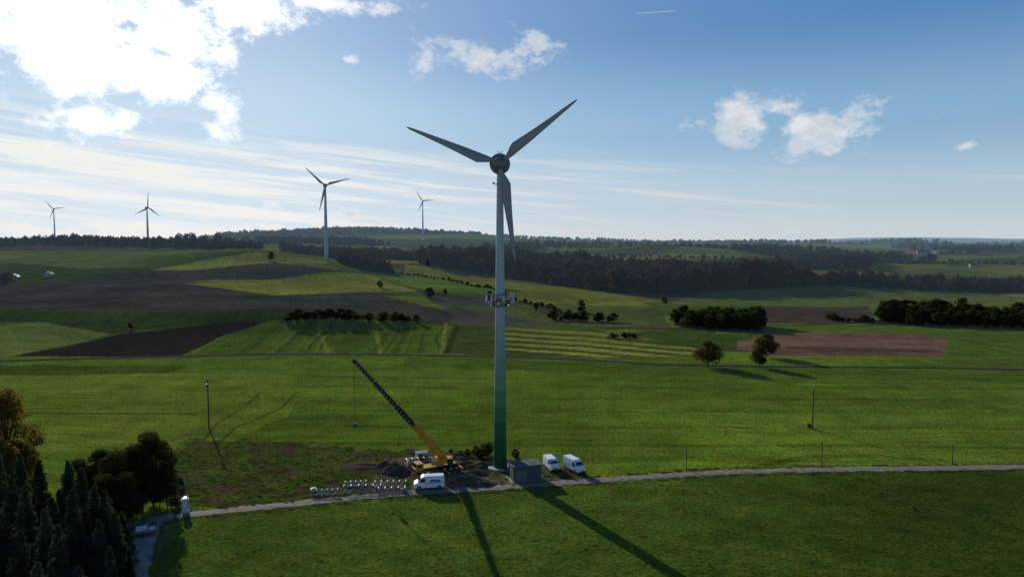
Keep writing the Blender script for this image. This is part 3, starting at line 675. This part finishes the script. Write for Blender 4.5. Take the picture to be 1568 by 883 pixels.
# ------------------------------------------------------------ lattice mast sections / counterweights / site clutter
m_timber=simple('timber',(.2,.15,.1),.9)
def truss(px,py,L,w,rz,z0=.15):
    x,y=survey(px,py); mb=MB(); n=int(L/w)
    for cy_ in(-w/2,w/2):
        for cz in(z0,z0+w): mb.tube((-L/2,cy_,cz),(L/2,cy_,cz),.06,.06,6)
    for i in range(n+1):
        X_=-L/2+i*L/n
        for a_,b_ in (((-w/2,z0),(w/2,z0)),((w/2,z0),(w/2,z0+w)),((w/2,z0+w),(-w/2,z0+w)),((-w/2,z0+w),(-w/2,z0))):
            mb.tube((X_,a_[0],a_[1]),(X_,b_[0],b_[1]),.04,.04,5)
            if i<n: mb.tube((X_,a_[0],a_[1]),(X_+L/n,b_[0],b_[1]),.03,.03,5)
    for X_ in(-L*.35,L*.35): mb.box((X_,0,.06),(.25,w*1.6,.16),1)
    mb.obj('lattice_mast_section',[m_metal,m_timber],(x,y,hz(x,y)),rz)
truss(555,752,7,1.2,R(5)); truss(600,755,5,1.1,R(7)); truss(497,757,5,.9,R(4)); truss(598,745,6,1.1,R(3)); truss(545,744,4,.9,R(8)); truss(640,712,5,1.2,R(20),.5)
def stack(px,py,name,items,mats,rz=0,bev=.02):
    x,y=survey(px,py); mb=MB()
    for c,s_,m_ in items: mb.box(c,s_,m_)
    mb.obj(name,mats,(x,y,hz(x,y)),rz,bevel=bev)
m_conc=simple('concrete_block',(.36,.36,.35),.9,var=.2)
stack(632,712,'counterweight_stack',[((0,0,.35),(2.6,1.6,.5),0),((0,0,.9),(2.5,1.5,.5),0),((.1,0,1.4),(2.2,1.4,.4),0),((-.9,0,.06),(.2,1.8,.1),1),((.9,0,.06),(.2,1.8,.1),1),((-.6,0,1.72),(.12,.9,.22),1),((.7,0,1.72),(.12,.9,.22),1)],[m_conc,m_darkm],R(20))
stack(646,706,'site_container',[((0,0,1.1),(2.6,2.0,1.9),0),((0,0,2.12),(2.7,2.1,.1),1),((-.3,-1.02,1.05),(.9,.04,1.7),1),((.8,-1.02,1.4),(.5,.04,.5),2)],[m_cgrey,m_darkm,m_glass],R(12))
m_pw=simple('pallet_wood',(.3,.22,.13),.9)
def pallet(px,py,rz):
    it=[]
    for k in range(3): it.append(((-.5+.5*k,0,.07),(.1,.9,.12),0))
    for k in range(6): it.append(((0,-.4+k*.16,.15),(1.2,.11,.03),0))
    it+=[((0,0,.42),(1.0,.75,.5),1),((.1,0,.72),(.5,.5,.1),2)]
    stack(px,py,'loaded_pallet',it,[m_pw,m_metal,m_cgrey],rz)
pallet(480,752,.3); pallet(618,752,.1); pallet(690,716,.5); pallet(578,748,.9)
def mound(px,py,rx,ry,h,mat,name='earth_mound'):
    x,y=survey(px,py); mb=MB(); n=28; vs=[];fs=[]
    ph=random.uniform(0,50)
    for j in range(n+1):
        for i in range(n+1):
            a,b_=2*i/n-1,2*j/n-1; r=math.hypot(a,b_)
            k=float(fbm(np.array([a*3+ph]),np.array([b_*3+ph]),5)[0])
            z=h*max(0,(1-r**1.6))*(.4+1.2*k)-.06*(1 if r>=.97 else 0)
            wx,wy=x+a*rx*(.8+.4*k),y+b_*ry*(.8+.4*k)
            vs.append((a*rx*(.8+.4*k),b_*ry*(.8+.4*k),z+hz(wx,wy)-hz(x,y)))
    for j in range(n):
        for i in range(n): q_=j*(n+1)+i; fs.append((q_,q_+1,q_+n+2,q_+n+1))
    mb.add(vs,fs); mb.obj(name,[mat],(x,y,hz(x,y)),smooth=False)
m_earth=simple('earth',(.08,.06,.04),.95,var=.4,scale=1.2,bump=.1,spec=.0)
for a_ in ((606,722,3.4,2.6,1.3),(715,738,3.6,2.2,1.4),(590,712,3,3,.8),(705,712,4,3,.9),(738,742,3,1.6,.7),(742,712,3,2.5,.8),(690,700,5,3,.7),(560,712,5,3,.4),(730,724,3,2,.6)): mound(*a_,m_earth)
x,y=survey(284,783); wc=empty('portable_toilet',(x,y,hz(x,y))); wc.rotation_euler=(0,0,R(20))
m_wc=simple('toilet_plastic',(.35,.42,.48),.5); m_wcw=simple('toilet_white',(.7,.72,.74),.5)
mb=MB(); mb.box((0,0,.08),(1.25,1.25,.16),1); mb.box((0,0,1.2),(1.1,1.1,2.1),0); mb.prism([(-.62,2.25),(-.62,2.35),(-.25,2.62),(.25,2.62),(.62,2.35),(.62,2.25)],1.22,1)
mb.box((0,-.57,1.15),(.75,.04,1.9),1); mb.box((.25,-.6,1.15),(.08,.04,.16),2); mb.box((.57,0,1.9),(.03,.6,.2),2); mb.tube((.4,.4,2.4),(.4,.4,2.85),.06,.06,8,2)
mb.obj('cabin',[m_wc,m_wcw,m_plast],parent=wc,bevel=.03)
x,y=survey(222,818); mb=MB(); 
mb.box((0,0,.6),(3.4,1.9,.12),0); mb.box((0,.96,.8),(3.4,.04,.3),1); mb.box((0,-.96,.8),(3.4,.04,.3),1); mb.box((-1.7,0,.8),(.04,1.9,.3),1); mb.tube((1.7,0,.55),(3.0,0,.5),.05,.05,6,1)
for sg in(-1,1): mb.tube((-.2,sg*1.12-.1,.33),(-.2,sg*1.12+.1,.33),.33,.33,14,2)
mb.box((-.5,.2,.95),(1.6,1.2,.6),3); mb.box((1.0,-.2,.85),(.8,1.1,.35),3); mb.tube((3.0,0,0),(3.0,0,.5),.04,.04,6,1)
mb.obj('flatbed_trailer',[simple('plywood',(.3,.27,.22),.8),m_metal,m_rub,m_white,m_cgrey],(x,y,hz(x,y)+.06),R(25),bevel=.01)
# ------------------------------------------------------------ poles
m_pole=simple('pole_wood',(.06,.048,.038),.9,var=.3,scale=5)
def pole(px,pb,pt,name='utility_pole',kind=0):
    x,y=survey(px,pb); h=(pb-pt)*y/F; mb=MB(); mb.tube((0,0,-.3),(0,0,h),.2 if kind<2 else .11,.13 if kind<2 else .08,9,0)
    if kind==1:
        mb.box((0,0,h-.5),(1.6,.14,.16),0)
        for dx in(-.7,0,.7): mb.tube((dx,0,h-.4 if dx else h),(dx,0,h-.1 if dx else h+.35),.07,.05,8,1)
        mb.box((.0,-.28,h-1.6),(.5,.4,.7),1); mb.tube((-.7,0,h-.5),(0,0,h-1.3),.04,.04,5,1)
    elif kind==0:
        mb.tube((-.25,0,h-.3),(.25,0,h-.3),.05,.05,6,1); mb.tube((.25,0,h-.3),(.25,0,h),.06,.05,7,1); mb.tube((0,0,h),(0,0,h+.2),.06,.04,7,1); mb.tube((0.1,0,h*.75),(1.6,.8,0),.025,.025,4,1)
    else: mb.box((0,0,h+.02),(.24,.24,.06),1); mb.box((0,-.12,h*.8),(.12,.06,.2),1)
    mb.obj(name,[m_pole,m_darkm],(x,y,hz(x,y)))
pole(320,655,578,kind=1); pole(1244,657,594,kind=0); pole(1051,718,687,'fence_post',2); pole(1258,714,673,'fence_post',2); pole(1458,712,680,'fence_post',2)
# ------------------------------------------------------------ farm houses
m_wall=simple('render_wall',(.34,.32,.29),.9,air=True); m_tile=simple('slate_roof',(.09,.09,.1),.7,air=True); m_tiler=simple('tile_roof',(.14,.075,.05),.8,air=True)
def house(u,d,L,w,h,rz,rm):
    x,y=W(u,d); e=empty('farm_house',(x,y,hz(x,y)-.3)); e.rotation_euler=(0,0,rz)
    mb=MB(); mb.prism([(-w/2,0),(-w/2,h),(0,h+w*.4),(w/2,h),(w/2,0)],L,0); mb.obj('walls',[m_wall],parent=e)
    mb=MB()
    for sg in(-1,1):
        mb.quad((0,-L/2-.4,h+w*.4+.12),(0,L/2+.4,h+w*.4+.12),(sg*(w/2+.5),L/2+.4,h-.25),(sg*(w/2+.5),-L/2-.4,h-.25))
    mb.obj('roof',[rm],parent=e)
    mb=MB()
    for sg in(-1,1):
        for k in range(4): mb.box((sg*w/2,-L/2+L*(k+.5)/4,h*.5),(.1,1.1,1.3))
        for k in(-1,1): mb.box((k*w/4,sg*L/2,h*.5),(1.1,.1,1.3))
    mb.box((w*.2,0,h+w*.42),(.7,.7,1.6)); mb.obj('windows_and_chimney',[m_glass],parent=e)
for a_ in ((22,640,9,6,3,.4,m_tile),(74,650,8,6,3,.2,m_tile),(1395,1400,18,11,5,.5,m_tiler),(1412,1420,24,13,5,1.4,m_tile),(1430,1400,15,9,5,.2,m_tile),(1490,1090,10,7,3.5,1.3,m_tiler)): house(*a_)
# ------------------------------------------------------------ sky + sun
EL,AZ=R(18.5),R(-29)
wd=bpy.data.worlds.new('World'); scene.world=wd; wd.use_nodes=True; nt=wd.node_tree; nt.nodes.clear()
out=N(nt,'ShaderNodeOutputWorld'); bg=N(nt,'ShaderNodeBackground'); bg.inputs['Strength'].default_value=.1; nt.links.new(bg.outputs[0],out.inputs[0])
sky=N(nt,'ShaderNodeTexSky'); sky.sky_type='NISHITA'; sky.sun_disc=False; sky.sun_elevation=EL; sky.sun_rotation=AZ%(2*math.pi); sky.air_density=1.0; sky.dust_density=.3; sky.ozone_density=1.6; sky.altitude=400
tc=N(nt,'ShaderNodeTexCoord').outputs['Generated']; sp=N(nt,'ShaderNodeSeparateXYZ'); nt.links.new(tc,sp.inputs[0])
az=mth(nt,'ARCTAN2',sp.outputs[0],sp.outputs[1]); el=mth(nt,'ARCSINE',sp.outputs[2])
def skyang(px,py):
    a=(px-784)/F; b_=(441.5-py)/F; v=Vector((a,cP+b_*sP,-sP+b_*cP)).normalized(); return math.atan2(v.x,v.y),math.asin(v.z)
rp=N(nt,'ShaderNodeValToRGB'); nt.links.new(mth(nt,'DIVIDE',el,R(60)),rp.inputs[0]); rp.color_ramp.interpolation='EASE'
es=rp.color_ramp.elements; es[0].position=0; es[0].color=(.56,.65,.72,1); es[1].position=1; es[1].color=(.02,.09,.30,1)
for p_,c_ in ((.06,(.43,.56,.69)),(.15,(.235,.42,.63)),(.29,(.068,.22,.49)),(.45,(.032,.135,.39))):
    e_=es.new(p_); e_.color=(*c_,1)
gr=N(nt,'ShaderNodeVectorMath',operation='SCALE'); nt.links.new(rp.outputs[0],gr.inputs[0]); gr.inputs['Scale'].default_value=10
mn=N(nt,'ShaderNodeVectorMath',operation='MINIMUM'); nt.links.new(sky.outputs[0],mn.inputs[0]); mn.inputs[1].default_value=(7,7.5,8)
base=mixc(nt,.80,mn.outputs[0],gr.outputs[0])
cv=N(nt,'ShaderNodeCombineXYZ'); nt.links.new(az,cv.inputs[0]); nt.links.new(mth(nt,'MULTIPLY',el,1.35),cv.inputs[1])
n_big=noise_tex(nt,cv.outputs[0],15,9,.64); n_det=noise_tex(nt,cv.outputs[0],26,6,.7); n_mid=noise_tex(nt,cv.outputs[0],6,4,.6)
M=None
for px,py,rx,ry,wt in ((110,60,190,90,1.7),(280,45,120,60,1.4),(140,185,95,34,1.1),(220,115,95,50,1.5),(345,185,38,44,1),(60,10,200,60,1.5),(400,15,100,32,1),(760,88,85,26,1),(655,88,36,34,.9),(800,75,36,28,1),(1140,180,72,38,1.3),(1240,200,70,38,1.3),(1315,175,60,28,1.2),(1190,165,66,24,1.2),(1485,223,26,7,.7),(540,92,14,6,.7),(500,4,110,14,.9),(415,314,24,11,.8),(535,325,20,9,.8),(330,160,34,24,1)):
    a0,e0=skyang(px,py); qx=mth(nt,'DIVIDE',mth(nt,'SUBTRACT',az,a0),rx/F*math.cos(a0)**2); qy=mth(nt,'DIVIDE',mth(nt,'SUBTRACT',el,e0),ry/F*math.cos(a0))
    mm=mth(nt,'MULTIPLY',mth(nt,'SUBTRACT',1,mth(nt,'SQRT',mth(nt,'ADD',mth(nt,'MULTIPLY',qx,qx),mth(nt,'MULTIPLY',qy,qy)))),wt)
    M=mm if M is None else mth(nt,'MAXIMUM',M,mm)
M=mth(nt,'MAXIMUM',M,-.9)
dens=mth(nt,'ADD',mth(nt,'MULTIPLY',M,.95),maprange(nt,n_big,.25,.75,-1.2,1.05))
cum=maprange(nt,dens,-.15,.9,0,1,True)
c2=N(nt,'ShaderNodeCombineXYZ'); nt.links.new(mth(nt,'MULTIPLY',az,2.0),c2.inputs[0]); nt.links.new(mth(nt,'MULTIPLY',mth(nt,'ADD',el,mth(nt,'MULTIPLY',az,.09)),46),c2.inputs[1])
n_st=noise_tex(nt,c2.outputs[0],1.4,7,.62)
win=mth(nt,'MULTIPLY',maprange(nt,el,.004,.02,0,1,True),maprange(nt,mth(nt,'ADD',el,mth(nt,'MULTIPLY',az,.06)),.075,.155,1,0,True))
thr=maprange(nt,az,-.6,.50,-.02,.10)
st=mth(nt,'MULTIPLY',maprange(nt,mth(nt,'SUBTRACT',n_st,thr),.42,.58,0,.95,True),win,clamp=True)
c3=N(nt,'ShaderNodeCombineXYZ'); nt.links.new(az,c3.inputs[0]); nt.links.new(mth(nt,'MULTIPLY',el,2.2),c3.inputs[1])
n_lo=noise_tex(nt,c3.outputs[0],30,6,.65); lo=mth(nt,'MULTIPLY',maprange(nt,mth(nt,'SUBTRACT',n_lo,mth(nt,'MULTIPLY',el,7)),.30,.44,0,1,True),maprange(nt,el,.02,.045,.85,0,True))
a0,e0=skyang(1005,19); ctr=mth(nt,'MULTIPLY',maprange(nt,mth(nt,'ABSOLUTE',mth(nt,'SUBTRACT',az,a0)),.018,.03,1,0,True),maprange(nt,mth(nt,'ABSOLUTE',mth(nt,'SUBTRACT',el,e0)),.0003,.0010,.35,0,True))
sd_=Vector((math.sin(AZ)*math.cos(EL),math.cos(AZ)*math.cos(EL),math.sin(EL)))
dp=N(nt,'ShaderNodeVectorMath',operation='DOT_PRODUCT'); nt.links.new(tc,dp.inputs[0]); dp.inputs[1].default_value=sd_
g1=mth(nt,'EXPONENT',mth(nt,'MULTIPLY',mth(nt,'SUBTRACT',dp.outputs['Value'],1),45)); g2=mth(nt,'EXPONENT',mth(nt,'MULTIPLY',mth(nt,'SUBTRACT',dp.outputs['Value'],1),9))
sg_=N(nt,'ShaderNodeVectorMath',operation='SCALE'); sg_.inputs[0].default_value=(2.6,2.6,2.4); nt.links.new(g2,sg_.inputs['Scale'])
base=mixc(nt,1.0,base,sg_.outputs[0],'ADD')
shade=mth(nt,'ADD',maprange(nt,n_det,.35,.65,0.05,.85),maprange(nt,n_mid,.4,.6,0,.5),clamp=True)
thin=maprange(nt,dens,.35,1.0,1,0,True)
cc=mixc(nt,mth(nt,'MAXIMUM',thin,shade),(4.6,5.2,5.9),(7.4,7.7,8.1))
gl=N(nt,'ShaderNodeVectorMath',operation='SCALE'); gl.inputs[0].default_value=(12,11.8,11.4); nt.links.new(g1,gl.inputs['Scale'])
cc2=mixc(nt,1.0,cc,gl.outputs[0],'ADD')
g2b=maprange(nt,g2,0,.6,0,1)
stc=mixc(nt,g2b,(6.0,6.5,7.0),(9.0,9.0,8.7))
c=mixc(nt,st,base,stc); c=mixc(nt,lo,c,mixc(nt,g2b,(5.8,6.2,6.8),(8.8,8.7,8.4))); c=mixc(nt,ctr,c,(7,7.3,7.8)); c=mixc(nt,cum,c,cc2)
nt.links.new(c,bg.inputs[0])
sl=bpy.data.lights.new('sun','SUN'); sl.energy=5.0; sl.angle=R(.5); sl.color=(1,.93,.80); so=bpy.data.objects.new('sun',sl); so.rotation_euler=(-sd_).to_track_quat('-Z','Y').to_euler(); scene.collection.objects.link(so)
# ------------------------------------------------------------ camera
cd=bpy.data.cameras.new('camera'); cd.sensor_width=36; cd.lens=36*F/1568; cd.clip_end=40000; cd.clip_start=.5
co=bpy.data.objects.new('camera',cd); co.location=(0,0,CAMH); co.rotation_euler=(math.pi/2-P,0,0); scene.collection.objects.link(co); scene.camera=co
scene.view_settings.view_transform='Standard'; scene.view_settings.look='None'; scene.view_settings.exposure=0
